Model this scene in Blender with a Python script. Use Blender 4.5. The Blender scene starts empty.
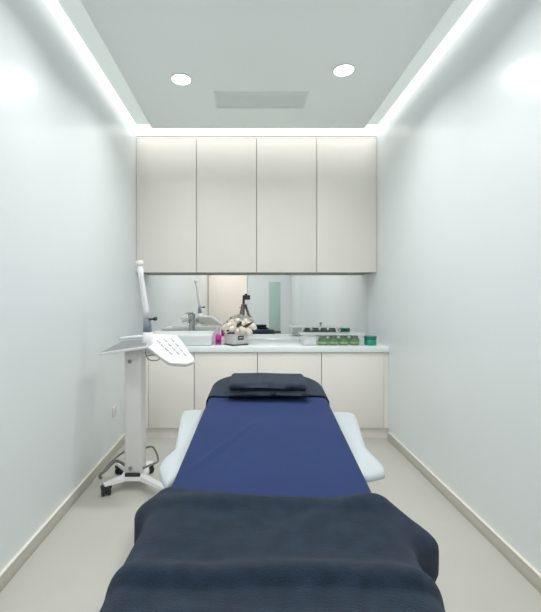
import bpy, bmesh, math, random
from mathutils import Vector, Matrix, noise
PI = math.pi
random.seed(4)
scene = bpy.context.scene
C = scene.collection

# ------------------------------------------------------------------ camera data (photo frame 541 x 612)
F, VX, VY, EYE = 386.0, 246.0, 297.0, 1.30
def P(px, py, d):
    """a point of the room seen at pixel px,py at depth d"""
    return Vector(((px - VX) / F * d, d, EYE - (py - VY) / F * d))

XL, XR, YF, YB = -1.093, 1.303, 4.11, -2.9        # side walls, far wall, rear wall
ZC = 2.918                                          # upper ceiling
ZD = 2.85                                          # dropped ceiling underside

# ------------------------------------------------------------------ materials
def lin(c):
    out = []
    for v in c:
        v /= 255.0
        out.append(v / 12.92 if v <= 0.04045 else ((v + 0.055) / 1.055) ** 2.4)
    return (*out, 1.0)

def mat(name, col, rough=0.5, metal=0.0, var=0.04, scale=8.0, bump=0.0, bscale=200.0, spec=0.5,
        sheen=0.0, trans=0.0, emit=0.0, ior=1.45, coat=0.0, alpha=1.0, emit_col=None):
    m = bpy.data.materials.new(name); m.use_nodes = True
    nt = m.node_tree; b = nt.nodes['Principled BSDF']
    c = lin(col)
    tc = nt.nodes.new('ShaderNodeTexCoord')
    if var > 0:
        n = nt.nodes.new('ShaderNodeTexNoise'); n.inputs['Scale'].default_value = scale
        n.inputs['Detail'].default_value = 5.0
        nt.links.new(tc.outputs['Object'], n.inputs['Vector'])
        r = nt.nodes.new('ShaderNodeValToRGB')
        r.color_ramp.elements[0].position = 0.3; r.color_ramp.elements[1].position = 0.7
        r.color_ramp.elements[0].color = tuple(max(0, v * (1 - var)) for v in c[:3]) + (1,)
        r.color_ramp.elements[1].color = tuple(min(1, v * (1 + var)) for v in c[:3]) + (1,)
        nt.links.new(n.outputs['Fac'], r.inputs['Fac'])
        nt.links.new(r.outputs['Color'], b.inputs['Base Color'])
    else:
        b.inputs['Base Color'].default_value = c
    b.inputs['Roughness'].default_value = rough
    b.inputs['Metallic'].default_value = metal
    b.inputs['Specular IOR Level'].default_value = spec
    b.inputs['IOR'].default_value = ior
    b.inputs['Sheen Weight'].default_value = sheen
    b.inputs['Transmission Weight'].default_value = trans
    b.inputs['Coat Weight'].default_value = coat
    b.inputs['Alpha'].default_value = alpha
    if emit > 0:
        b.inputs['Emission Color'].default_value = lin(emit_col or col)
        b.inputs['Emission Strength'].default_value = emit
    if bump > 0:
        n2 = nt.nodes.new('ShaderNodeTexNoise'); n2.inputs['Scale'].default_value = bscale
        n2.inputs['Detail'].default_value = 3.0
        nt.links.new(tc.outputs['Object'], n2.inputs['Vector'])
        bp = nt.nodes.new('ShaderNodeBump'); bp.inputs['Strength'].default_value = bump
        bp.inputs['Distance'].default_value = 0.004
        nt.links.new(n2.outputs['Fac'], bp.inputs['Height'])
        nt.links.new(bp.outputs['Normal'], b.inputs['Normal'])
    return m

M = {}
M['wall'] = mat('wall_paint', (225, 231, 233), 0.26, var=0.012, scale=1.5, spec=0.45)
M['ceil'] = mat('ceiling_paint', (246, 251, 249), 0.7, var=0.01, scale=1.0)
M['floor'] = mat('vinyl_floor', (190, 189, 181), 0.38, var=0.035, scale=2.2, bump=0.03, bscale=60)
M['skirt'] = mat('skirting_paint', (194, 193, 181), 0.45, var=0.02)
M['lip_highlight'] = mat('skirting_top_highlight', (236, 234, 222), 0.4, var=0.01)  # paler than the board: highlight from above put into the colour
M['cream'] = mat('cream_laminate', (240, 236, 229), 0.42, var=0.015, scale=3)
M['gap'] = mat('cabinet_shadow_gap', (158, 156, 148), 0.6, var=0.02)
M['stone'] = mat('white_quartz', (240, 247, 248), 0.2, var=0.02, scale=14)
M['ceramic'] = mat('white_ceramic', (240, 244, 244), 0.12, var=0.01)
M['chrome'] = mat('brushed_chrome', (168, 172, 172), 0.22, 1.0, var=0.05, scale=30)
M['mirror'] = mat('mirror_silver', (243, 244, 244), 0.015, 1.0, var=0)
M['led'] = mat('led_strip_glow', (255, 255, 252), 0.5, var=0, emit=1.4)
M['glow_band'] = mat('cove_added_glow', (214, 222, 219), 0.6, var=0.01, emit=0.42)  # added emission that makes the recess ceiling look lit by the strips
M['lens'] = mat('downlight_lens', (255, 255, 252), 0.5, var=0, emit=6.0)
M['vent'] = mat('vent_grey', (228, 235, 233), 0.6, var=0.02)
M['white'] = mat('white_plastic', (232, 232, 234), 0.35, var=0.015)
M['white2'] = mat('warm_white_plastic', (222, 221, 220), 0.4, var=0.015)
M['greyface'] = mat('grey_panel_face', (136, 138, 140), 0.45, var=0.05, scale=20)
M['greyplastic'] = mat('blue_grey_plastic', (128, 136, 150), 0.4, var=0.05)
M['slot'] = mat('grey_slot', (214, 219, 221), 0.4, var=0.03)
M['dark'] = mat('dark_plastic', (42, 42, 42), 0.45, var=0.05)
M['cable'] = mat('grey_cable', (112, 112, 108), 0.5, var=0.04)
M['pvc'] = mat('white_upholstery', (190, 199, 202), 0.5, var=0.015, bump=0.05, bscale=120)
M['blue'] = mat('blue_sheet_cloth', (34, 51, 94), 0.85, var=0.06, scale=5, bump=0.15, bscale=420, sheen=0.03, spec=0.2)
M['navy'] = mat('navy_terry_towel', (33, 45, 61), 0.95, var=0.22, scale=26, bump=1.0, bscale=330, sheen=0.08, spec=0.1)
M['terry'] = mat('charcoal_terry_towel', (45, 53, 67), 0.95, var=0.2, scale=30, bump=0.9, bscale=330, sheen=0.08, spec=0.1)
M['petal'] = mat('cream_petals', (253, 244, 233), 0.6, var=0.06, scale=40)
M['leaf'] = mat('dark_leaf', (70, 74, 56), 0.6, var=0.15, scale=40)
M['pot'] = mat('silver_grey_pot', (206, 208, 206), 0.3, var=0.04, scale=25)
M['potmark'] = mat('pot_dark_label', (62, 60, 60), 0.5, var=0.05)
M['magenta'] = mat('magenta_plastic', (206, 36, 158), 0.25, var=0.08, scale=30)
M['pump'] = mat('lilac_plastic', (204, 160, 212), 0.3, var=0.03)
M['clear'] = mat('clear_plastic', (232, 236, 236), 0.08, var=0, alpha=0.07)
M['lid'] = mat('frosted_lid', (236, 240, 240), 0.3, var=0, alpha=0.4)
M['green'] = mat('green_bottle', (32, 100, 34), 0.3, var=0.25, scale=60)
M['darkgreen'] = mat('dark_green_cap', (34, 62, 34), 0.4, var=0.1)
M['lightgreen'] = mat('pale_green_label', (112, 178, 66), 0.5, var=0.1, scale=60)
M['teal'] = mat('teal_jar', (22, 150, 124), 0.25, var=0.15, scale=50)
M['tealdark'] = mat('teal_lid', (20, 112, 96), 0.3, var=0.1)
M['door'] = mat('warm_cream_door', (250, 240, 230), 0.5, var=0.01)
M['glass'] = mat('frosted_green_glass', (176, 200, 194), 0.3, var=0.02)
M['camera'] = mat('camera_black', (46, 42, 42), 0.5, var=0.08)
M['bronze'] = mat('tripod_grey_brown', (96, 84, 80), 0.5, 0.2, var=0.08)

# ------------------------------------------------------------------ mesh helpers
def link(name, bm, m, parent=None, smooth=False, mats=None, recalc=True):
    if recalc: bmesh.ops.recalc_face_normals(bm, faces=bm.faces)
    me = bpy.data.meshes.new(name); bm.to_mesh(me); bm.free()
    for mm in (mats or [m]): me.materials.append(mm)
    if smooth:
        for p in me.polygons: p.use_smooth = True
    o = bpy.data.objects.new(name, me); C.objects.link(o)
    if parent: o.parent = parent
    return o

def sharp(o, ang=40):
    """smooth shading with hard edges kept"""
    bm = bmesh.new(); bm.from_mesh(o.data)
    for f in bm.faces: f.smooth = True
    for e in bm.edges:
        if len(e.link_faces) == 2 and e.calc_face_angle(0) > math.radians(ang): e.smooth = False
    bm.to_mesh(o.data); bm.free()
    return o

def tag(o, label=None, cat=None, group=None, kind=None):
    if label: o['label'] = label
    if cat: o['category'] = cat
    if group: o['group'] = group
    if kind: o['kind'] = kind
    return o

def thing(name, label, cat, loc=(0, 0, 0), rz=0, group=None):
    o = bpy.data.objects.new(name, None); C.objects.link(o)
    o.location = loc; o.rotation_euler = (0, 0, rz); o.empty_display_size = 0.1
    return tag(o, label, cat, group)

def copy_tree(o, parent=None):
    c = o.copy(); C.objects.link(c)
    if parent: c.parent = parent
    for ch in list(o.children): copy_tree(ch, c)
    return c

def box(bm, x0, x1, y0, y1, z0, z1, bev=0.0, seg=2, mtx=None, mi=0):
    r = bmesh.ops.create_cube(bm, size=1.0)
    vs = r['verts']
    for v in vs:
        v.co = Vector(((x0 + x1) / 2 + v.co.x * (x1 - x0), (y0 + y1) / 2 + v.co.y * (y1 - y0), (z0 + z1) / 2 + v.co.z * (z1 - z0)))
    fs = set(f for v in vs for f in v.link_faces)
    if bev > 0:
        es = list(set(e for v in vs for e in v.link_edges))
        rr = bmesh.ops.bevel(bm, geom=es, offset=bev, segments=seg, affect='EDGES', profile=0.5)
        fs = set(f for f in rr['faces']) | set(f for f in fs if f.is_valid)
        vs = list(set(v for f in fs for v in f.verts))
    for f in fs: f.material_index = mi
    if mtx is not None:
        for v in vs: v.co = mtx @ v.co
    return vs

def boxobj(name, m, x0, x1, y0, y1, z0, z1, bev=0.0, parent=None, seg=2):
    bm = bmesh.new(); box(bm, x0, x1, y0, y1, z0, z1, bev, seg)
    o = link(name, bm, m, parent)
    if bev > 0: sharp(o)
    return o

def struct(o): o['kind'] = 'structure'; return o

def lathe(bm, prof, n=24, mtx=None, mi=0, cap=True):
    rings = []
    for (r, z) in prof:
        ring = [bm.verts.new((r * math.cos(2 * PI * k / n), r * math.sin(2 * PI * k / n), z)) for k in range(n)]
        rings.append(ring)
    for a, b in zip(rings, rings[1:]):
        for k in range(n):
            f = bm.faces.new((a[k], a[(k + 1) % n], b[(k + 1) % n], b[k])); f.material_index = mi; f.smooth = True
    if cap:
        f = bm.faces.new(rings[0][::-1]); f.material_index = mi
        f = bm.faces.new(rings[-1]); f.material_index = mi
    if mtx is not None:
        for ring in rings:
            for v in ring: v.co = mtx @ v.co

def tube(bm, pts, rad, n=10, mi=0):
    pts = [Vector(p) for p in pts]
    rads = rad if isinstance(rad, (list, tuple)) else [rad] * len(pts)
    rings = []; up = Vector((0, 0, 1)); prev = None
    for i, p in enumerate(pts):
        t = (pts[min(i + 1, len(pts) - 1)] - pts[max(i - 1, 0)]).normalized()
        if prev is None:
            a = t.orthogonal().normalized()
        else:
            a = (prev - t * prev.dot(t)).normalized()
        prev = a; b = t.cross(a)
        rings.append([bm.verts.new(p + (a * math.cos(2 * PI * k / n) + b * math.sin(2 * PI * k / n)) * rads[i]) for k in range(n)])
    for a, b in zip(rings, rings[1:]):
        for k in range(n):
            f = bm.faces.new((a[k], a[(k + 1) % n], b[(k + 1) % n], b[k])); f.material_index = mi; f.smooth = True
    for f in (bm.faces.new(rings[0][::-1]), bm.faces.new(rings[-1])): f.material_index = mi

def spline(pts, k=8):
    pts = [Vector(p) for p in pts]; out = []
    q = [pts[0]] + pts + [pts[-1]]
    for i in range(1, len(q) - 2):
        for j in range(k):
            t = j / k
            a, b, c, d = q[i - 1], q[i], q[i + 1], q[i + 2]
            out.append(0.5 * ((2 * b) + (c - a) * t + (2 * a - 5 * b + 4 * c - d) * t * t + (3 * b - a - 3 * c + d) * t ** 3))
    out.append(pts[-1]); return out

def tubeobj(name, m, pts, rad, parent=None, n=10, sm=0):
    bm = bmesh.new(); tube(bm, spline(pts, sm) if sm else pts, rad, n)
    return link(name, bm, m, parent)

def quad_slab(bm, c, thick, n=8):
    """curved slab through four corners c00 c10 c11 c01"""
    c = [Vector(v) for v in c]
    nrm = ((c[1] - c[0]).cross(c[3] - c[0])).normalized()
    gr = [[[None] * (n + 1) for _ in range(n + 1)] for _ in range(2)]
    for s in range(2):
        for i in range(n + 1):
            for j in range(n + 1):
                u, v = i / n, j / n
                p = c[0] * (1 - u) * (1 - v) + c[1] * u * (1 - v) + c[2] * u * v + c[3] * (1 - u) * v
                gr[s][i][j] = bm.verts.new(p - nrm * thick * s)
    return gr, nrm

# ------------------------------------------------------------------ the room
W = 0.12
struct(boxobj('floor', M['floor'], XL - W, XR + W, YB - W, YF + W, -0.1, 0))
struct(boxobj('wall_left', M['wall'], XL - W, XL, YB - W, YF + W, 0, ZC))
struct(boxobj('wall_right', M['wall'], XR, XR + W, YB - W, YF + W, 0, ZC))
struct(boxobj('wall_back', M['wall'], XL, XR, YF, YF + W, 0, ZC))
struct(boxobj('wall_rear', M['wall'], XL, XR, YB - W, YB, 0, ZC))
struct(boxobj('ceiling', M['ceil'], XL - W, XR + W, YB - W, YF + W, ZC, ZC + 0.1))
# dropped centre panel of the ceiling
bm = bmesh.new(); box(bm, -0.866, 1.088, YB + 0.25, 3.55, ZD, 2.9055); box(bm, -0.79, 1.02, YB + 0.3, 3.5, 2.9055, ZC - 0.0005)
struct(link('ceiling', bm, M['ceil']))
# skirting boards; the highlight on the top edge is painted as a pale strip
BH = 0.070
struct(boxobj('baseboard_left', M['skirt'], XL, XL + 0.013, YB, 3.50, 0, BH, 0.003))
struct(boxobj('baseboard_right', M['skirt'], XR - 0.013, XR, YB, 3.50, 0, BH, 0.003))
struct(boxobj('baseboard_rear', M['skirt'], XL + 0.013, XR - 0.013, YB, YB + 0.013, 0, BH, 0.003))
struct(boxobj('trim_2', M['lip_highlight'], XL, XL + 0.016, YB, 3.50, BH + 0.0002, BH + 0.008, 0.002))
struct(boxobj('trim_3', M['lip_highlight'], XR - 0.016, XR, YB, 3.50, BH + 0.0002, BH + 0.008, 0.002))
# the rear wall, seen in the mirror
d1 = boxobj('door_1', M['door'], XL + 0.02, 0.03, YB + 0.0135, YB + 0.05, 0.005, 2.25, 0.004); struct(d1)
dh = tubeobj('door_handle', M['chrome'], [(-0.05, YB + 0.04, 1.0), (-0.05, YB + 0.10, 1.0), (-0.19, YB + 0.10, 1.0)], 0.01, d1)
g1 = boxobj('window_1', M['glass'], 0.66, 0.98, YB, YB + 0.02, 0.32, 1.73, 0.003); struct(g1)
struct(boxobj('trim_1', M['dark'], 0.34, 1.0, YB, YB + 0.05, 0.27, 0.312, 0.004))

# LED cove strips
def strip(label, *b):
    o = boxobj('cove_light_strip', M['led'], *b)
    tag(o, label, 'light', 'cove light strips')
strip('white glowing cove light strip along the left wall top', XL, XL + 0.068, YB, 3.84, 2.901, 2.911)
strip('white glowing cove light strip along the right wall top', XR - 0.068, XR, YB, 3.84, 2.901, 2.911)
strip('white glowing cove light strip above the wall cabinets', XL + 0.0685, XR - 0.0685, 3.60, 3.84, 2.901, 2.911)

# glowing bands added between strips and dropped panel, standing in for lit recess ceiling
struct(boxobj('cove_glow_left', M['glow_band'], XL + 0.069, -0.80, YB, 3.599, 2.906, 2.912))
struct(boxobj('cove_glow_right', M['glow_band'], 1.03, XR - 0.069, YB, 3.599, 2.906, 2.912))
# ------------------------------------------------------------------ downlights
def downlight():
    t = thing('ceiling_downlight', 'x', 'light', (0, 0, 0), 0, 'round recessed downlights')
    bm = bmesh.new()
    lathe(bm, [(0.066, 0.0), (0.074, -0.001), (0.075, -0.004), (0.068, -0.006), (0.066, -0.004), (0.066, 0.0)], 40, cap=False)
    link('trim_ring', bm, M['white'], t)
    bm = bmesh.new(); lathe(bm, [(0.0655, -0.001), (0.0655, -0.005), (0.045, -0.007), (0.02, -0.0078)], 40)
    link('lens', bm, M['lens'], t)
    return t
dl0 = downlight()
spots = [(-0.46, 2.745, 'round white downlight in the ceiling, left of the pair'),
         (0.668, 2.636, 'round white downlight in the ceiling, right of the pair'),
         (-0.484, 1.80, 'round white downlight in the ceiling above the left of the bed'),
         (0.668, 1.70, 'round white downlight in the ceiling above the right of the bed'),
         (-0.47, 0.2, 'round white downlight in the ceiling above the left of the doorway end'),
         (0.668, 0.2, 'round white downlight in the ceiling above the right of the doorway end'),
         (-0.47, -1.6, 'round white downlight in the ceiling by the cream door'),
         (0.668, -1.6, 'round white downlight in the ceiling by the glass panel')]
for i, (x, y, lb) in enumerate(spots):
    t = dl0 if i == 0 else copy_tree(dl0)
    t.location = (x, y, ZD); t['label'] = lb
    L = bpy.data.lights.new('downlight_lamp', 'AREA'); L.shape = 'DISK'; L.size = 0.11
    L.energy = 7.5; L.color = (1.0, 1.0, 0.985); L.spread = math.radians(146)
    lo = bpy.data.objects.new('downlight_lamp', L); C.objects.link(lo); lo.location = (x, y, ZD - 0.012)

# ceiling vent
t = thing('ceiling_vent', 'flat grey rectangular vent panel in the ceiling between the downlights', 'vent', (0.115, 3.04, ZD))
bm = bmesh.new()
w, h = 0.36, 0.125
for (a, b, c, d) in ((-w, w, -h, -h + 0.018), (-w, w, h - 0.018, h), (-w, -w + 0.018, -h + 0.018, h - 0.018), (w - 0.018, w, -h + 0.018, h - 0.018)):
    box(bm, a, b, c, d, -0.006, 0)
link('frame', bm, M['vent'], t)
bm = bmesh.new()
for k in range(11):
    y = -h + 0.028 + k * 0.0194
    box(bm, -w + 0.018, w - 0.018, y - 0.0075, y + 0.0075, -0.004, -0.001)
link('slats', bm, M['vent'], t)
boxobj('backing', M['vent'], -w + 0.018, w - 0.018, -h + 0.018, h - 0.018, -0.001, 0, parent=t)

# ------------------------------------------------------------------ wall cabinets (four doors)
UZ0, UZ1, UY = 1.545, 2.895, 3.84
q = (XR - XL) / 4
ulab = ['cream wall cabinet above the mirror, leftmost against the left wall',
        'cream wall cabinet above the mirror, second from the left wall',
        'cream wall cabinet above the mirror, second from the right wall',
        'cream wall cabinet above the mirror, rightmost against the right wall']
for i in range(4):
    x0 = XL + q * i; x1 = x0 + q
    t = thing('wall_cabinet', ulab[i], 'cabinet', ((x0 + x1) / 2, YF, UZ0), 0, 'wall cabinets in one row')
    hw = q / 2
    boxobj('carcass', M['gap'], -hw + 0.0005, hw - 0.0005, UY + 0.021 - YF, -0.0005, 0.006, UZ1 - UZ0, parent=t)
    boxobj('door', M['cream'], -hw + 0.003, hw - 0.003, UY - YF, UY + 0.0205 - YF, 0.0, UZ1 - UZ0 - 0.02, 0.0015, parent=t)
    boxobj('top_rail', M['cream'], -hw + 0.0005, hw - 0.0005, UY + 0.004 - YF, UY + 0.0205 - YF, UZ1 - UZ0 - 0.016, UZ1 - UZ0, parent=t)

# ------------------------------------------------------------------ base cabinets, plinth, worktop
BY = 3.525
edges = [-0.891, -0.473, 0.105, 0.691, 1.262]
blab = ['cream base cabinet under the worktop, narrow one behind the white trolley',
        'cream base cabinet under the wash basin end, left behind the bed',
        'cream base cabinet under the worktop, second from the right wall',
        'cream base cabinet under the worktop, rightmost beside the right wall']
CZ0, CZ1 = 0.795, 0.848
for i in range(4):
    a, b = edges[i], edges[i + 1]
    cx = (a + b) / 2
    t = thing('base_cabinet', blab[i], 'cabinet', (cx, YF, 0.1), 0, 'base cabinets in one row')
    ca = XL if i == 0 else a; cb = XR if i == 3 else b
    boxobj('carcass', M['gap'], ca - cx + 0.0005, cb - cx - 0.0005, BY + 0.021 - YF, -0.0005, 0.001, CZ0 - 0.1 - 0.001, parent=t)
    boxobj('door', M['cream'], a - cx + 0.003, b - cx - 0.003, BY - YF, BY + 0.0205 - YF, 0.004, CZ0 - 0.1 - 0.006, 0.0015, parent=t)
    if i == 0: boxobj('filler_panel', M['cream'], XL - cx + 0.0005, a - cx - 0.001, BY + 0.004 - YF, BY + 0.0205 - YF, 0.001, CZ0 - 0.102, parent=t)
    if i == 3: boxobj('filler_panel', M['cream'], b - cx + 0.001, XR - cx - 0.0005, BY + 0.006 - YF, BY + 0.0205 - YF, 0.001, CZ0 - 0.102, parent=t)
tag(boxobj('cabinet_plinth', M['cream'], XL + 0.0005, XR - 0.0005, 3.56, 3.58, 0.0, 0.0995), 'long cream plinth on the floor under the base cabinets', 'plinth')
tag(boxobj('worktop', M['stone'], XL + 0.0005, XR - 0.0005, 3.51, YF - 0.0005, CZ0, CZ1, 0.003), 'pale glossy white worktop running across all the base cabinets', 'worktop')
tag(boxobj('wall_mirror', M['mirror'], XL + 0.001, XR - 0.001, YF - 0.006, YF - 0.0005, CZ1 + 0.001, UZ0 - 0.001), 'wide frameless mirror between the worktop and the wall cabinets', 'mirror')

# ------------------------------------------------------------------ wash basin and tap
def rrect(hx, hy, r, n=6):
    pts = []
    for (sx, sy, a0) in ((1, 1, 0), (-1, 1, PI / 2), (-1, -1, PI), (1, -1, 3 * PI / 2)):
        for k in range(n + 1):
            a = a0 + PI / 2 * k / n
            pts.append((sx * (hx - r) + r * math.cos(a), sy * (hy - r) + r * math.sin(a)))
    return pts
def loft(bm, secs, cap=(True, True), mi=0):
    rings = [[bm.verts.new(p) for p in s] for s in secs]; n = len(rings[0])
    for a, b in zip(rings, rings[1:]):
        for k in range(n):
            f = bm.faces.new((a[k], a[(k + 1) % n], b[(k + 1) % n], b[k])); f.material_index = mi; f.smooth = True
    if cap[0]: bm.faces.new(rings[0][::-1]).material_index = mi
    if cap[1]: bm.faces.new(rings[-1]).material_index = mi
    return rings
t = thing('wash_basin', 'white rectangular counter-top wash basin at the left end of the worktop', 'basin', (-0.62, 3.755, CZ1))
def sec(hx, hy, r, z): return [(x, y, z) for x, y in rrect(hx, hy, r)]
bm = bmesh.new()
loft(bm, [sec(0.285, 0.185, 0.03, 0.0), sec(0.30, 0.20, 0.04, 0.012), sec(0.306, 0.206, 0.045, 0.085), sec(0.31, 0.21, 0.045, 0.100), sec(0.307, 0.207, 0.044, 0.105),
          sec(0.296, 0.196, 0.04, 0.103), sec(0.29, 0.19, 0.04, 0.09), sec(0.27, 0.165, 0.05, 0.03), sec(0.2, 0.1, 0.05, 0.018), sec(0.03, 0.03, 0.028, 0.016)])
sharp(link('bowl', bm, M['ceramic'], t), 60)
bm = bmesh.new(); lathe(bm, [(0.024, 0.0175), (0.026, 0.020), (0.012, 0.022), (0.01, 0.019)], 20)
link('drain', bm, M['chrome'], t)

t = thing('basin_tap', 'tall chrome lever tap standing behind the wash basin', 'tap', (-0.575, 4.03, CZ1))
bm = bmesh.new(); lathe(bm, [(0.030, 0.0), (0.030, 0.006), (0.024, 0.010), (0.023, 0.23), (0.028, 0.235), (0.028, 0.27), (0.02, 0.276)], 24)
link('body', bm, M['chrome'], t)
bm = bmesh.new(); tube(bm, spline([(0, -0.015, 0.205), (0, -0.08, 0.20), (0, -0.13, 0.185), (0, -0.145, 0.165)], 6), 0.014, 12)
link('spout', bm, M['chrome'], t)
bm = bmesh.new(); box(bm, -0.06, 0.0, -0.013, 0.013, 0.276, 0.29, 0.004)
sharp(link('lever', bm, M['chrome'], t))

# ------------------------------------------------------------------ flowers in a pot
t = thing('flower_arrangement', 'cream roses in a silver square pot with a dark label', 'flowers', (-0.098, 3.66, CZ1))
RP = math.radians(35)
bm = bmesh.new(); box(bm, -0.088, 0.088, -0.088, 0.088, 0.0, 0.010, 0.004)
sc_ = sharp(link('saucer', bm, M['potmark'], t)); sc_.rotation_euler.z = RP
bm = bmesh.new()
loft(bm, [sec(0.072, 0.072, 0.012, 0.010), sec(0.078, 0.078, 0.012, 0.03), sec(0.083, 0.083, 0.012, 0.105), sec(0.083, 0.083, 0.012, 0.110), sec(0.076, 0.076, 0.01, 0.110), sec(0.073, 0.073, 0.01, 0.085)])
pot = sharp(link('pot', bm, M['pot'], t), 40); pot.rotation_euler.z = RP
boxobj('label', M['potmark'], -0.03, 0.035, -0.0845, -0.079, 0.052, 0.092, parent=pot)
boxobj('label_line', M['pot'], -0.018, 0.022, -0.0855, -0.084, 0.069, 0.076, parent=pot)
def rose(p, r, k):
    bm = bmesh.new()
    rnd = random.Random(k)
    up = (Vector(p) - Vector((0, 0.02, 0.06))).normalized()
    R = up.to_track_quat('Z', 'Y').to_matrix().to_4x4(); T = Matrix.Translation(p) @ R
    bmesh.ops.create_icosphere(bm, subdivisions=2, radius=r * 0.62)
    for ring, (n, open_, rr) in enumerate(((3, 0.20, 0.72), (4, 0.30, 0.88), (5, 0.42, 1.03))):
        for j in range(n):
            a = 2 * PI * j / n + ring * 0.7 + rnd.uniform(-.2, .2)
            half = PI / n * 1.25; grid = []
            for u in range(7):
                row = []
                for v in range(7):
                    vv = v / 6 * 2 - 1
                    th = PI * (0.93 - (0.93 - open_) * (u / 6) * (1 - 0.16 * vv * vv))
                    R_ = r * rr * (1 + 0.10 * (u / 6) ** 4 - 0.05 * vv * vv + 0.02 * j % 0.05)
                    ang = a + vv * half
                    row.append(bm.verts.new((R_ * math.sin(th) * math.cos(ang), R_ * math.sin(th) * math.sin(ang), R_ * math.cos(th) * 0.9)))
                grid.append(row)
            for u in range(6):
                for v in range(6): bm.faces.new((grid[u][v], grid[u + 1][v], grid[u + 1][v + 1], grid[u][v + 1]))
    for v in bm.verts: v.co = T @ v.co
    link('rose', bm, M['petal'], t, smooth=True, recalc=False)
rp = [(-0.10, -0.03, 0.15, .038), (-0.055, -0.055, 0.175, .042), (0.0, -0.05, 0.15, .04), (0.05, -0.055, 0.165, .045), (0.105, -0.035, 0.145, .042),
      (0.15, -0.02, 0.19, .036), (0.12, 0.0, 0.20, .04), (-0.09, 0.0, 0.20, .042), (-0.03, 0.0, 0.21, .044), (0.04, -0.01, 0.215, .044),
      (-0.13, 0.01, 0.18, .034), (0.0, -0.01, 0.245, .038), (0.08, 0.03, 0.235, .036), (-0.06, 0.03, 0.235, .034)]
for k, (x, y, z, r) in enumerate(rp): rose((x + 0.022, y, z - 0.014), r * 0.94, k)
for k in range(26):
    rnd = random.Random(100 + k)
    a = rnd.uniform(0, 2 * PI); base = Vector((0.06 * math.cos(a), 0.03 * math.sin(a), 0.10))
    tip = Vector((rnd.uniform(-.15, .2), rnd.uniform(-.10, .05), rnd.uniform(.12, .25)))
    d = tip - base; s = d.cross(Vector((0, 1, 0.3))).normalized() * 0.016
    bm = bmesh.new(); rows = []
    for i in range(7):
        u = i / 6; wd = math.sin(PI * min(1, u * 0.9 + .05)) ** 0.8
        c = base + d * u + Vector((0, 0, -0.02 * u * u))
        rows.append([bm.verts.new(c - s * wd), bm.verts.new(c + Vector((0, -0.004 * wd, 0))), bm.verts.new(c + s * wd)])
    for a_, b_ in zip(rows, rows[1:]):
        for j in range(2): bm.faces.new((a_[j], a_[j + 1], b_[j + 1], b_[j]))
    link('leaf', bm, M['leaf'], t, smooth=True)

# ------------------------------------------------------------------ magenta pump bottle
t = thing('soap_bottle', 'small magenta pump bottle beside the flower pot', 'bottle', (-0.262, 3.66, CZ1))
bm = bmesh.new()
loft(bm, [sec(0.026, 0.018, 0.008, 0), sec(0.029, 0.021, 0.01, 0.004), sec(0.029, 0.021, 0.01, 0.085), sec(0.020, 0.016, 0.01, 0.097), sec(0.010, 0.010, 0.0095, 0.102)])
sharp(link('bottle_body', bm, M['magenta'], t), 50)
bm = bmesh.new()
lathe(bm, [(0.012, 0.1022), (0.012, 0.115), (0.005, 0.117), (0.005, 0.136)], 16); box(bm, -0.010, 0.022, -0.008, 0.008, 0.136, 0.147, 0.003)
link('pump', bm, M['pump'], t)
bm = bmesh.new(); box(bm, -0.02, 0.02, -0.0222, -0.0205, 0.02, 0.05)
link('label', bm, M['potmark'], t)

# ------------------------------------------------------------------ clear organiser with lid, jars and boxes
t = thing('organiser_tray', 'clear plastic organiser with a knobbed lid at the right of the worktop', 'organiser', (0.80, 3.66, CZ1))
bm = bmesh.new()
hx, hy, hz, th = 0.285, 0.085, 0.095, 0.004
box(bm, -hx, hx, -hy, hy, 0, th)
box(bm, -hx, hx, -hy, -hy + th, th, hz); box(bm, -hx, hx, hy - th, hy, th, hz)
box(bm, -hx, -hx + th, -hy + th, hy - th, th, hz); box(bm, hx - th, hx, -hy + th, hy - th, th, hz)
link('tray', bm, M['clear'], t)
lid = boxobj('lid', M['lid'], -hx - 0.01, hx + 0.03, -hy - 0.006, hy + 0.006, hz + 0.001, hz + 0.016, 0.005, parent=t)
bm = bmesh.new(); lathe(bm, [(0.02, hz + 0.0165), (0.008, hz + 0.022), (0.007, hz + 0.035), (0.016, hz + 0.043), (0.018, hz + 0.052), (0.008, hz + 0.06)], 20, Matrix.Translation((0.08, 0, 0)))
link('knob', bm, M['chrome'], lid)
# jars inside
def bottle():
    t = thing('green_bottle', 'x', 'bottle', (0, 0, 0), 0, 'green bottles in the clear organiser')
    bm = bmesh.new(); lathe(bm, [(0.044, 0), (0.048, 0.004), (0.048, 0.056), (0.040, 0.066), (0.026, 0.068)], 20)
    b = link('bottle_body', bm, M['green'], t)
    bm = bmesh.new(); lathe(bm, [(0.0483, 0.010), (0.0486, 0.011), (0.0486, 0.030), (0.0483, 0.031)], 20, cap=False)
    link('label', bm, M['lightgreen'], t)
    bm = bmesh.new(); lathe(bm, [(0.034, 0.0685), (0.036, 0.070), (0.036, 0.080), (0.032, 0.082)], 16)
    link('cap', bm, M['darkgreen'], t)
    return t
g0 = bottle()
glab = ['small green bottle in the organiser, next to the white box', 'small green bottle in the organiser, second from the white box',
        'small green bottle in the organiser, third from the white box', 'small green bottle in the organiser, nearest the teal jar']
for i in range(4):
    t = g0 if i == 0 else copy_tree(g0)
    t.location = (0.725 + i * 0.098, 3.64, CZ1 + 0.0045); t['label'] = glab[i]; t.rotation_euler.z = i * 0.5
t = thing('white_box', 'small white carton at the left end of the clear organiser', 'box', (0.598, 3.645, CZ1 + 0.0045))
bm = bmesh.new(); box(bm, -0.055, 0.055, -0.05, 0.05, 0, 0.078, 0.003); sharp(link('carton', bm, M['white'], t))
bm = bmesh.new(); box(bm, -0.05, 0.05, -0.046, 0.046, 0.0782, 0.084, 0.002); sharp(link('flap', bm, M['white2'], t))
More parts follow.
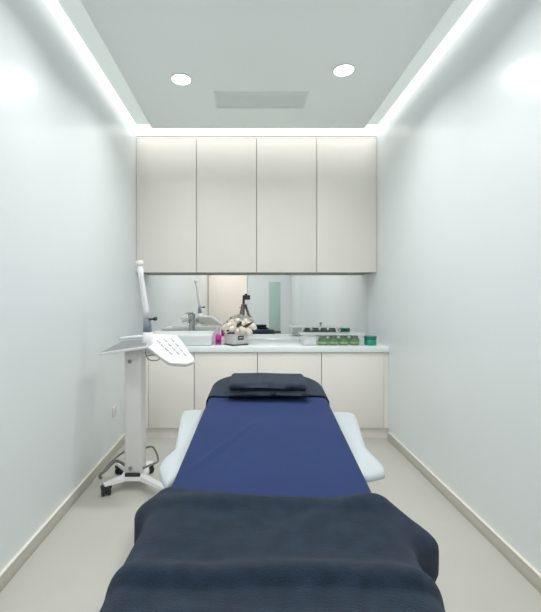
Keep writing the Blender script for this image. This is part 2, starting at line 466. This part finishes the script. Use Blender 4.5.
t = thing('teal_jar', 'round teal jar standing right of the clear organiser', 'jar', (1.172, 3.64, CZ1))
bm = bmesh.new(); lathe(bm, [(0.05, 0), (0.056, 0.006), (0.056, 0.05), (0.05, 0.058)], 28); link('jar_body', bm, M['teal'], t)
bm = bmesh.new(); lathe(bm, [(0.056, 0.0585), (0.058, 0.061), (0.058, 0.082), (0.054, 0.086)], 28); link('lid', bm, M['tealdark'], t)

# ------------------------------------------------------------------ wall socket
t = thing('wall_socket', 'small white electrical socket low on the left wall', 'socket', (XL, 3.2, 0.355))
boxobj('faceplate', M['white2'], 0.0005, 0.009, -0.043, 0.043, -0.043, 0.043, 0.003, parent=t)
bm = bmesh.new()
for (y, z) in ((-0.012, -0.008), (0.012, -0.008), (0, 0.012)): box(bm, 0.0085, 0.0095, y - 0.003, y + 0.003, z - 0.006, z + 0.006)
link('sockets', bm, M['greyface'], t)

# ------------------------------------------------------------------ treatment bed
FOOT = 0.45
def xc(d): return 0.02 + 0.046 * d
BANG = -math.atan(0.046)
BL = 2.02
bed_loc = (xc(FOOT), FOOT, 0)
def smooth(a, b, x):
    t = min(1, max(0, (x - a) / (b - a))); return t * t * (3 - 2 * t)
def hb(t):
    """height of the bed top along its length: flat foot part, back part tilted up"""
    x = t - 0.55
    return 0.690 + 0.072 * (x + math.sqrt(x * x + 0.01)) / 2
HW = 0.300
def halfw(t):
    rn, rf = 0.07, 0.24
    if t < rn: return HW - rn + math.sqrt(max(0, rn * rn - (rn - t) ** 2))
    if t > BL - rf: return HW - rf + math.sqrt(max(0, rf * rf - (t - BL + rf) ** 2))
    return HW
bed = thing('treatment_bed', 'white upholstered treatment bed in the middle of the floor, covered in blue cloth', 'bed', bed_loc, BANG)
def pad(t0, t1, thick, hw=halfw, e=0.03):
    n = 40; ts = []
    for i in range(n + 1):
        u = i / n; ts.append(t0 + (t1 - t0) * (0.5 - 0.5 * math.cos(PI * u)))
    secs = []
    for i, tt in enumerate(ts):
        w = max(0.02, hw(tt)); z1 = hb(tt); z0 = z1 - thick
        k = min(tt - t0, t1 - tt); ed = max(0, 0.02 - k) if k < 0.02 else 0
        r = min(e, w * 0.9)
        pts = []
        for (px, pz) in rrect(w - ed * 0.4, thick / 2 - ed, max(0.005, r - ed), 5):
            pts.append((px, tt, (z0 + z1) / 2 + pz))
        secs.append(pts)
    bm = bmesh.new(); loft(bm, secs); return bm
sharp(link('seat_cushion', pad(0.0, 0.795, 0.11), M['pvc'], bed), 50)
sharp(link('backrest_cushion', pad(0.805, BL, 0.11), M['pvc'], bed), 50)
bm = bmesh.new()
secs = []
for i in range(21):
    tt = 0.08 + (BL - 0.22) * i / 20
    z = hb(tt) - 0.112
    secs.append([(-0.24, tt, z), (0.24, tt, z), (0.24, tt, z - 0.04), (-0.24, tt, z - 0.04)])
loft(bm, secs); sharp(link('frame', bm, M['white'], bed), 30)
bm = bmesh.new()
loft(bm, [[(x, y + 0.95, z) for x, y in rrect(a, b, 0.06)] for (a, b, z) in ((0.16, 0.32, 0.075), (0.155, 0.30, 0.12), (0.13, 0.2, 0.2), (0.12, 0.18, 0.45), (0.15, 0.26, hb(0.95) - 0.155))])
sharp(link('pedestal', bm, M['white'], bed), 50)
bm = bmesh.new()
loft(bm, [[(x, y + 0.95, z) for x, y in rrect(a, b, 0.08)] for (a, b, z) in ((0.24, 0.56, 0.0), (0.25, 0.58, 0.01), (0.25, 0.58, 0.05), (0.23, 0.55, 0.0745))])
sharp(link('base_plate', bm, M['white2'], bed), 50)

# armrests: flared white pads either side of the backrest
def armrest(sd, pts, thick=0.035):
    # outline as pixel/height points turned into room points, then into bed space
    mw = Matrix.Translation(bed_loc) @ Matrix.Rotation(BANG, 4, 'Z'); inv = mw.inverted()
    loc = [inv @ p for p in pts]
    sp = []
    n = len(loc)
    for i in range(n):
        a, b, c, d = loc[i - 1], loc[i], loc[(i + 1) % n], loc[(i + 2) % n]
        for j in range(5):
            u = j / 5
            s = 0.5 * ((2 * b) + (c - a) * u + (2 * a - 5 * b + 4 * c - d) * u * u + (3 * b - a - 3 * c + d) * u ** 3)
            sp.append(b.lerp(c, u).lerp(s, 0.45))
    cen = sum(sp, Vector()) / len(sp)
    def ring(k, dz):
        return [cen + (Vector((p.x, p.y, p.z)) - cen) * k + Vector((0, 0, dz)) for p in sp]
    bm = bmesh.new()
    rr = loft(bm, [ring(0.93, -thick), ring(1.0, -thick + 0.01), ring(1.0, -0.01), ring(0.93, 0.0)], cap=(True, False))
    c0 = bm.verts.new(cen); top = rr[-1]
    for k in range(len(top)):
        f = bm.faces.new((top[k], top[(k + 1) % len(top)], c0)); f.smooth = True
    o = link('armrest', bm, M['pvc'], bed, smooth=True)
    # bracket to the frame
    y = cen.y
    tubeobj('armrest_bracket', M['chrome'], [(sd * 0.22, y, hb(y) - 0.13), (sd * 0.30, y, hb(y) - 0.14), (cen.x, y, cen.z - thick)], 0.012, bed)
def hp(px, py, h):
    d = (EYE - h) * F / (py - VY); return P(px, py, d)
AH = 0.625
armrest(-1, [hp(183, 410, AH + .02), hp(206, 409, AH + .02), hp(194, 440, AH), hp(180, 470, AH), hp(166, 484, AH - .01), hp(159, 468, AH - .01), hp(163, 460, AH - .01), hp(175, 448, AH)])
armrest(1, [hp(354, 412, AH + .02), hp(330, 411, AH + .02), hp(342, 440, AH), hp(356, 466, AH), hp(366, 476, AH - .01), hp(384, 472, AH - .01), hp(384, 466, AH - .01), hp(366, 447, AH)])

# ------------------------------------------------------------------ cloths draped over the bed
def sdf(s, t, hw, t0, t1, rn, rf):
    """signed distance and outward direction to the bed outline"""
    cy = (t0 + t1) / 2; hl = (t1 - t0) / 2
    r = rf if t > cy else rn
    qx = abs(s) - hw + r; qy = abs(t - cy) - hl + r
    sx = 1 if s >= 0 else -1; sy = 1 if t >= cy else -1
    if qx > 0 and qy > 0:
        l = math.hypot(qx, qy); return l - r, (sx * qx / l, sy * qy / l)
    if qx > qy: return qx - r, (sx, 0.0)
    return qy - r, (0.0, sy)

def cloth(name, m, s_rng, t_rng, ns, nt, lift, hw, r, tend, tstart=-0.02, rf=0.25, rn=0.08, top=None, flare=None, thick=0.006, sub=1):
    bm = bmesh.new(); rows = []
    for i in range(nt + 1):
        row = []
        for j in range(ns + 1):
            v = i / nt; u = j / ns
            s = s_rng[0] + (s_rng[1] - s_rng[0]) * u; t = t_rng[0] + (t_rng[1] - t_rng[0]) * v
            if callable(sub): s, t = sub(s, t, u, v)
            d, (nx, ny) = sdf(s, t, hw, tstart, tend, rn, rf)
            a = d + r
            if a <= 0: x, y, dz = s, t, 0.0; hang = 0
            else:
                bx, by = s - nx * a, t - ny * a
                if a < PI / 2 * r:
                    o_ = r * math.sin(a / r); dz = -(r - r * math.cos(a / r)); hang = 0
                else:
                    hang = a - PI / 2 * r; o_ = r; dz = -r - hang
                if flare: o_ += flare(s, t, hang, nx, ny, a)
                x, y = bx + nx * o_, by + ny * o_
            ty = min(max(y, 0.0), tend)
            z = hb(ty) + lift + dz
            if top: z += top(s, t, max(0, a)) 
            row.append(bm.verts.new((x, y, z)))
        rows.append(row)
    for a, b in zip(rows, rows[1:]):
        for j in range(ns): bm.faces.new((a[j], a[j + 1], b[j + 1], b[j]))
    o = link(name, bm, m, smooth=True)
    o.location = bed_loc; o.rotation_euler = (0, 0, BANG)
    md = o.modifiers.new('thickness', 'SOLIDIFY'); md.thickness = thick; md.offset = 1.0
    return o

def n3(x, y, z=0.0): return noise.noise(Vector((x, y, z)))

# blue sheet
def sheet_top(s, t, a):
    k = math.exp(-a / 0.05)
    # soft diagonal creases
    c = (t - 1.02) * 0.5 - (s + 0.17)
    w = 0.007 * math.exp(-(c / 0.014) ** 2) * smooth(0.78, 0.95, t) * (1 - smooth(1.15, 1.35, t))
    c2 = (t - 1.05) * 0.35 - (s + 0.10)
    w += 0.004 * math.exp(-(c2 / 0.018) ** 2) * smooth(0.8, 1.0, t) * (1 - smooth(1.2, 1.45, t))
    return k * (w + 0.003 * n3(s * 6, t * 5))
def sheet_flare(s, t, hang, nx, ny, a):
    return (0.006 + 0.006 * n3(t * 7, 3.1)) * smooth(0, 0.08, hang)
sheet = cloth('bed_sheet', M['blue'], (-0.43, 0.43), (0.42, 1.60), 90, 110, 0.006, 0.310, 0.022, BL, top=sheet_top, flare=sheet_flare, thick=0.003)
tag(sheet, 'smooth royal blue bed sheet spread over the middle of the bed', 'sheet')
# charcoal towel over the head end
def head_top(s, t, a):
    return 0.004 * n3(s * 8, t * 8, 2)
def head_flare(s, t, hang, nx, ny, a):
    return (0.010 + 0.012 * n3(s * 9 + t * 5, 1.7, t * 4)) * smooth(0, 0.1, hang)
def edge_wave(s, t, u, v): return s, t + 0.012 * (1 - v) * math.sin(s * 7) 
ht = cloth('head_towel', M['terry'], (-0.47, 0.47), (1.575, 2.22), 80, 70, 0.014, 0.318, 0.035, BL + 0.012, top=head_top, flare=head_flare, thick=0.006, rf=0.25, sub=edge_wave)
tag(ht, 'charcoal terry towel wrapped over the rounded head end of the bed', 'towel')

# navy blanket over the foot end
TF = 0.658
def bl_sub(s, t, u, v):
    # far edge sags at the middle, comes nearer on the hanging sides
    edge = -0.02 * math.exp(-(s / 0.2) ** 2) + 0.045 * smooth(-0.1, -0.33, s) - 0.008 * smooth(0.05, 0.3, s)
    return s, t + edge * v ** 3
def bl_top(s, t, a):
    k = math.exp(-(a / 0.12) ** 2)
    ridge_t = 0.338 + 0.010 * math.sin(s * 6 + 0.6) + 0.012 * n3(s * 4, 5.5)
    d = t - ridge_t
    w = 0.021 * math.exp(-(d / (0.018 if d < 0 else 0.035)) ** 2)
    r2 = t - (0.20 + 0.03 * math.sin(s * 5 + 2)); w += 0.008 * math.exp(-(r2 / 0.035) ** 2)
    w += 0.009 * n3(s * 5, t * 6, 1.3) + 0.004 * n3(s * 14, t * 12, 7)
    # diagonal soft fold from centre to far right
    c = (t - 0.55) - 0.55 * (s - 0.10)
    w += 0.006 * math.exp(-(c / 0.03) ** 2) * smooth(-0.05, 0.1, s)
    # thick rolled far hem
    h = TF - t
    w += 0.010 * math.exp(-((h - 0.03) / 0.03) ** 2)
    return k * w + 0.004
def bl_flare(s, t, hang, nx, ny, a):
    h = TF - t
    side = smooth(0.005, 0.085, a)
    if s > 0: f = 0.086 * math.exp(-((h - 0.095) / (0.065 if h < 0.095 else 0.045)) ** 2)
    else: f = 0.050 * math.exp(-((h - 0.01) / 0.045) ** 2)
    if s > 0: f -= 0.020 * smooth(0.29, 0.40, h) 
    rip = 0.007 * math.sin(t * 19 + (1 if s > 0 else 2.2)) * smooth(0.03, 0.2, hang)
    return abs(nx) * (f * side * (1 - 0.85 * smooth(0.07, 0.17, hang)) + rip) + abs(ny) * 0.02 * math.sin(s * 16) * smooth(0, 0.15, hang)
bl = cloth('blanket', M['navy'], (-0.60, 0.60), (-0.30, TF), 170, 150, 0.017, 0.330, 0.045, BL, tstart=-0.025, rn=0.07, top=bl_top, flare=bl_flare, thick=0.012, sub=bl_sub)
tag(bl, 'thick dark navy blanket draped over the foot of the bed', 'blanket')

# folded towel used as a pillow
def folded_towel():
    t0, t1 = 1.50, 1.76
    bm = bmesh.new()
    def layer(zb, hx, ty0, ty1, th, ph):
        n, m_ = 26, 14
        top = []; bot = []
        for i in range(n + 1):
            rt, rb = [], []
            for j in range(m_ + 1):
                u = i / n * 2 - 1; v = j / m_
                s = u * hx; t = ty0 + (ty1 - ty0) * v
                # rounded long edges
                k = max(0.0, 1 - ((v - 0.5) / 0.5) ** 8) ** 0.5
                ku = max(0.0, 1 - abs(u) ** 24) ** 0.5
                kk = min(k, 0.35 + 0.65 * ku)
                wob = 0.002 * n3(s * 9, t * 9, ph) + 0.002 * math.sin(s * 7 + ph)
                base = hb(t) + zb + wob
                rt.append(bm.verts.new((s * (1 + 0.01 * n3(t * 20, ph)), t + 0.006 * n3(s * 8, ph), base + th / 2 + th / 2 * kk)))
                rb.append(bm.verts.new((s, t + 0.006 * n3(s * 8, ph), base + th / 2 - th / 2 * kk)))
            top.append(rt); bot.append(rb)
        for i in range(n):
            for j in range(m_):
                bm.faces.new((top[i][j], top[i + 1][j], top[i + 1][j + 1], top[i][j + 1]))
                bm.faces.new((bot[i][j], bot[i][j + 1], bot[i + 1][j + 1], bot[i + 1][j]))
        for i in range(n):
            for j in (0, m_): bm.faces.new((top[i][j], bot[i][j], bot[i + 1][j], top[i + 1][j]))
        for i in (0, n):
            for j in range(m_): bm.faces.new((top[i][j], top[i][j + 1], bot[i][j + 1], bot[i][j]))
    layer(0.030, 0.208, t0, t1, 0.028, 0.3)
    layer(0.0575, 0.202, t0 + 0.014, t1 - 0.004, 0.037, 1.9)
    o = link('folded_towel', bm, M['terry'], smooth=True)
    o.location = bed_loc; o.rotation_euler = (0, 0, BANG)
    return o
tag(folded_towel(), 'folded charcoal towel laid as a pillow on the head of the bed', 'towel')

# ------------------------------------------------------------------ LED lamp trolley
TX, TY = -0.762, 2.66
tr = thing('lamp_trolley', 'white beauty lamp trolley with winged panels standing left of the bed', 'lamp trolley', (TX, TY, 0))
def L_(px, py, d): return P(px, py, d) - Vector((TX, TY, 0))
# column
bm = bmesh.new()
loft(bm, [[(x, y, z) for x, y in rrect(a, b, 0.022)] for (a, b, z) in ((0.058, 0.055, 0.10), (0.062, 0.058, 0.115), (0.062, 0.058, 0.95), (0.056, 0.052, 0.965))])
col = sharp(link('column', bm, M['white2'], tr), 40)
def dot(px, z, r):
    bm = bmesh.new(); lathe(bm, [(r, 0), (r, 0.003), (r * 0.7, 0.005)], 16, Matrix.Translation((px, -0.0582, z)) @ Matrix.Rotation(PI / 2, 4, 'X'))
    link('button', bm, M['greyface'], col)
dot(-0.022, 0.865, 0.013); dot(-0.018, 0.145, 0.014)
bm = bmesh.new(); box(bm, -0.052, 0.052, -0.075, -0.0585, 0.072, 0.118, 0.006); sharp(link('pedal_block', bm, M['dark'], tr))
# base
hub = bmesh.new()
loft(hub, [[(x, y, z) for x, y in rrect(a, b, 0.03)] for (a, b, z) in ((0.075, 0.07, 0.062), (0.085, 0.08, 0.07), (0.082, 0.075, 0.095), (0.068, 0.06, 0.0995))])
sharp(link('base_hub', hub, M['white'], tr), 40)
legs = [(-0.155, -0.13), (0.25, -0.19), (-0.16, 0.17), (0.05, 0.2)]
for i, (lx, ly) in enumerate(legs):
    d = Vector((lx, ly, 0)); L = d.length; n = d.normalized(); s = Vector((-n.y, n.x, 0))
    bm = bmesh.new(); secs = []
    for k in range(9):
        u = k / 8; c = n * (0.05 + (L - 0.035) * u); w = 0.032 - 0.010 * u; z1 = 0.096 - 0.016 * u; z0 = 0.066 + 0.002 * u
        secs.append([c + s * w + Vector((0, 0, z0)), c + s * w * 0.8 + Vector((0, 0, z1)), c - s * w * 0.8 + Vector((0, 0, z1)), c - s * w + Vector((0, 0, z0))])
    loft(bm, secs); sharp(link('leg', bm, M['white'], tr), 50)
    cs = bmesh.new()
    a = [0.5, 1.2, -0.4, 2.0][i]
    T = Matrix.Translation((lx, ly, 0)) @ Matrix.Rotation(a, 4, 'Z')
    box(cs, -0.034, 0.034, -0.022, 0.022, 0.045, 0.0675, 0.007, mtx=T); box(cs, -0.007, 0.007, -0.012, 0.012, 0.012, 0.05, 0.002, mtx=T)
    lathe(cs, [(0.008, 0.05), (0.008, 0.067)], 10, T)
    ca = link('castor', cs, M['dark'], tr)
    for sd in (-1, 1):
        w = bmesh.new(); lathe(w, [(0.022, -0.010), (0.028, -0.007), (0.028, 0.007), (0.022, 0.010)], 24, T @ Matrix.Translation((sd * 0.019, 0, 0.0282)) @ Matrix.Rotation(PI / 2, 4, 'Y'))
        link('wheel', w, M['dark'], ca)
# joint and raised arm
J0 = L_(148, 336, 2.62); J1 = L_(147.5, 318, 2.62); J2 = L_(139.5, 263, 2.62)
bm = bmesh.new(); tube(bm, [L_(146, 352, 2.64), L_(147.5, 342, 2.62), L_(148, 332, 2.62)], [0.034, 0.036, 0.032], 18)
link('swivel_neck', bm, M['white'], tr)
bm = bmesh.new(); tube(bm, [L_(147.6, 332.5, 2.62), L_(147.4, 326, 2.62), L_(147.2, 317, 2.62)], [0.030, 0.028, 0.020], 18)
jn = link('joint', bm, M['greyplastic'], tr)
bm = bmesh.new(); tube(bm, [L_(149, 319.5, 2.60), L_(153.5, 319, 2.59), L_(154, 319, 2.59), L_(156.5, 318.6, 2.585)], [0.007, 0.007, 0.013, 0.013], 12)
link('knob', bm, M['dark'], jn)
bm = bmesh.new(); tube(bm, [L_(147.3, 318, 2.62), L_(146, 309, 2.62), L_(141, 276, 2.62), L_(139.8, 266, 2.62)], [0.022, 0.020, 0.018, 0.021], 18)
arm = link('arm', bm, M['white'], tr)
bm = bmesh.new(); tube(bm, [L_(139.8, 266, 2.62), L_(139.7, 265.2, 2.62), L_(139.5, 261.5, 2.62), L_(139.4, 261, 2.62)], [0.022, 0.026, 0.026, 0.02], 20)
link('arm_cap', bm, M['white'], arm)
# wings
def wing(c, thick, face_mat, name):
    c = [L_(*p) for p in c]
    bm = bmesh.new(); n = 10
    gr, nrm = quad_slab(bm, c, thick, n)
    for i in range(n):
        for j in range(n):
            f = bm.faces.new((gr[0][i][j], gr[0][i + 1][j], gr[0][i + 1][j + 1], gr[0][i][j + 1])); f.material_index = 0
            f = bm.faces.new((gr[1][i][j], gr[1][i][j + 1], gr[1][i + 1][j + 1], gr[1][i + 1][j])); f.material_index = 1
    for i in range(n):
        for j in (0, n):
            bm.faces.new((gr[0][i][j], gr[1][i][j], gr[1][i + 1][j], gr[0][i + 1][j])).material_index = 1
    for j in range(n):
        for i in (0, n):
            bm.faces.new((gr[0][i][j], gr[0][i][j + 1], gr[1][i][j + 1], gr[1][i][j])).material_index = 1
    bmesh.ops.recalc_face_normals(bm, faces=bm.faces)
    o = link(name, bm, None, tr, mats=[face_mat, M['white']])
    md = o.modifiers.new('round', 'BEVEL'); md.width = 0.006; md.segments = 3; md.limit_method = 'ANGLE'
    return o, c, nrm
wing([(99, 353, 2.50), (147, 346, 2.50), (148, 339, 2.72), (122, 341, 2.78)], 0.018, M['greyface'], 'left_panel')
bm = bmesh.new(); tube(bm, [L_(119, 339.5, 2.79), L_(121, 338.5, 2.79), L_(134, 337.2, 2.76), L_(148, 336.5, 2.72)], [0.006, 0.011, 0.012, 0.013], 10)
link('panel_rim', bm, M['white'], tr)
wl = C.objects['left_panel']; wl.name = 'lamp_panel'; wl['label'] = 'grey faced left lamp panel'
# right: a white plate in pixel outline, slightly dished, with slots
out = [(150, 334, 2.72), (176, 334.5, 2.72), (182, 341, 2.66), (194.5, 359, 2.50), (193, 362, 2.48), (187, 364.5, 2.46), (170, 363.5, 2.46), (166, 361, 2.475), (147, 346, 2.58), (146, 339, 2.68)]
pts = [L_(*p) for p in out]
cen = sum(pts, Vector()) / len(pts)
nrm = Vector()
for i in range(len(pts)): nrm += (pts[i] - cen).cross(pts[(i + 1) % len(pts)] - cen)
nrm.normalize()
if nrm.y > 0: nrm = -nrm
def pl(p): return p - nrm * (p - cen).dot(nrm)
bm = bmesh.new()
rings = [[cen + (pl(p) - cen) * k + nrm * dz for p in pts] for (k, dz) in ((0.92, -0.034), (1.0, -0.02), (1.0, -0.004), (0.97, 0.002), (0.88, 0.002))]
loft(bm, rings)
wr = sharp(link('lamp_panel', bm, M['white'], tr), 30); wr['label'] = 'white right lamp panel with rows of slots'
def ray_plane(px, py):
    d = P(px, py, 1.0) - Vector((0, 0, EYE)); o = Vector((0, 0, EYE)) - Vector((TX, TY, 0))
    k = (cen + nrm * 0.0045 - o).dot(nrm) / d.dot(nrm); return o + d * k
for (a, b) in (((157, 340), (173, 355)), ((164, 338.5), (180, 355)), ((171, 337.5), (187, 356.5))):
    for k in range(4):
        u0, u1 = k / 4 + 0.03, (k + 1) / 4 - 0.05
        p0 = ray_plane(a[0] + (b[0] - a[0]) * u0, a[1] + (b[1] - a[1]) * u0); p1 = ray_plane(a[0] + (b[0] - a[0]) * u1, a[1] + (b[1] - a[1]) * u1)
        bm = bmesh.new(); tube(bm, [p0, p0.lerp(p1, .5), p1], 0.0065, 8)
        link('slot', bm, M['slot'], wr)
# cables and foot loops
tubeobj('cable', M['cable'], [L_(146, 347, 2.55), L_(146, 355, 2.53), L_(150, 360, 2.52), L_(158, 360, 2.52), L_(159, 357, 2.54), L_(153, 355, 2.58), L_(147, 356, 2.60)], 0.004, tr, 8, 6)
tubeobj('cable', M['cable'], [L_(126, 466, 2.72), L_(116, 461, 2.70), L_(106, 470, 2.62), L_(100, 475, 2.60), L_(101, 478.5, 2.60)], 0.010, tr, 8, 6)
tubeobj('cable', M['cable'], [L_(125, 451, 2.78), L_(118, 456, 2.78), L_(110, 463, 2.72), L_(103, 472, 2.66)], 0.007, tr, 8, 6)
tubeobj('cable', M['cable'], [L_(143, 449, 2.70), L_(151, 446.5, 2.70), L_(155, 450, 2.70), L_(158, 458, 2.68), L_(157, 462, 2.66), L_(148, 466, 2.62), L_(143, 468, 2.62)], 0.007, tr, 8, 6)

# ------------------------------------------------------------------ the photographer's tripod and camera (seen in the mirror)
t = thing('tripod', 'grey brown tripod reflected in the mirror above the roses', 'tripod', (-0.05, -0.16, 0))
bm = bmesh.new(); lathe(bm, [(0.022, 0.62), (0.022, 1.16), (0.03, 1.165), (0.03, 1.2), (0.02, 1.21), (0.02, 1.225)], 16); link('centre_column', bm, M['bronze'], t)
for k in range(3):
    a = PI / 2 + 2 * PI * k / 3 + 0.35
    tubeobj('leg', M['bronze'], [(0.03 * math.cos(a), 0.03 * math.sin(a), 1.14), (0.42 * math.cos(a), 0.42 * math.sin(a), 0.012)], [0.030, 0.018], t, 10)
bm = bmesh.new(); box(bm, -0.04, 0.04, -0.03, 0.03, 1.2255, 1.240, 0.004); sharp(link('head_plate', bm, M['camera'], t))
t = thing('photo_camera', 'dark camera on the tripod reflected in the mirror', 'camera', (0.0, -0.11, 1.241))
bm = bmesh.new(); box(bm, -0.075, 0.09, -0.05, 0.035, 0, 0.10, 0.012); box(bm, -0.03, 0.03, -0.05, 0.03, 0.10, 0.13, 0.008); sharp(link('body', bm, M['camera'], t))
bm = bmesh.new(); lathe(bm, [(0.036, 0), (0.038, 0.02), (0.036, 0.05)], 24, Matrix.Translation((0, 0.0355, 0.052)) @ Matrix.Rotation(-PI / 2, 4, 'X')); link('lens', bm, M['camera'], t)

# ------------------------------------------------------------------ light
def area(name, loc, rot, sx, sy, e, col=(1, 1, 1)):
    L = bpy.data.lights.new(name, 'AREA'); L.shape = 'RECTANGLE'; L.size = sx; L.size_y = sy; L.energy = e; L.color = col
    o = bpy.data.objects.new(name, L); C.objects.link(o); o.location = loc; o.rotation_euler = rot; return o
# added warm fill light that brightens the door at the rear of the room
area('door_fill_light', (-0.55, -1.9, 2.8), (math.radians(-35), 0, 0), 0.5, 0.3, 10, (1.0, 0.93, 0.86))
w = bpy.data.worlds.new('world'); scene.world = w; w.use_nodes = True
w.node_tree.nodes['Background'].inputs['Color'].default_value = (0.9, 0.95, 1.0, 1); w.node_tree.nodes['Background'].inputs['Strength'].default_value = 0.05

# ------------------------------------------------------------------ camera
cd = bpy.data.cameras.new('camera'); co = bpy.data.objects.new('camera', cd); C.objects.link(co)
co.location = (0, 0, EYE); co.rotation_euler = (PI / 2, 0, 0)
cd.sensor_fit = 'VERTICAL'; cd.sensor_height = 24.0; cd.sensor_width = 24.0
cd.lens = F / 612.0 * 24.0
cd.shift_x = (270.5 - VX) / 612.0; cd.shift_y = -(306.0 - VY) / 612.0
cd.clip_start = 0.02
scene.camera = co
scene.view_settings.view_transform = 'Standard'
scene.view_settings.look = 'None'
scene.view_settings.exposure = 0.0
scene.view_settings.gamma = 1.05
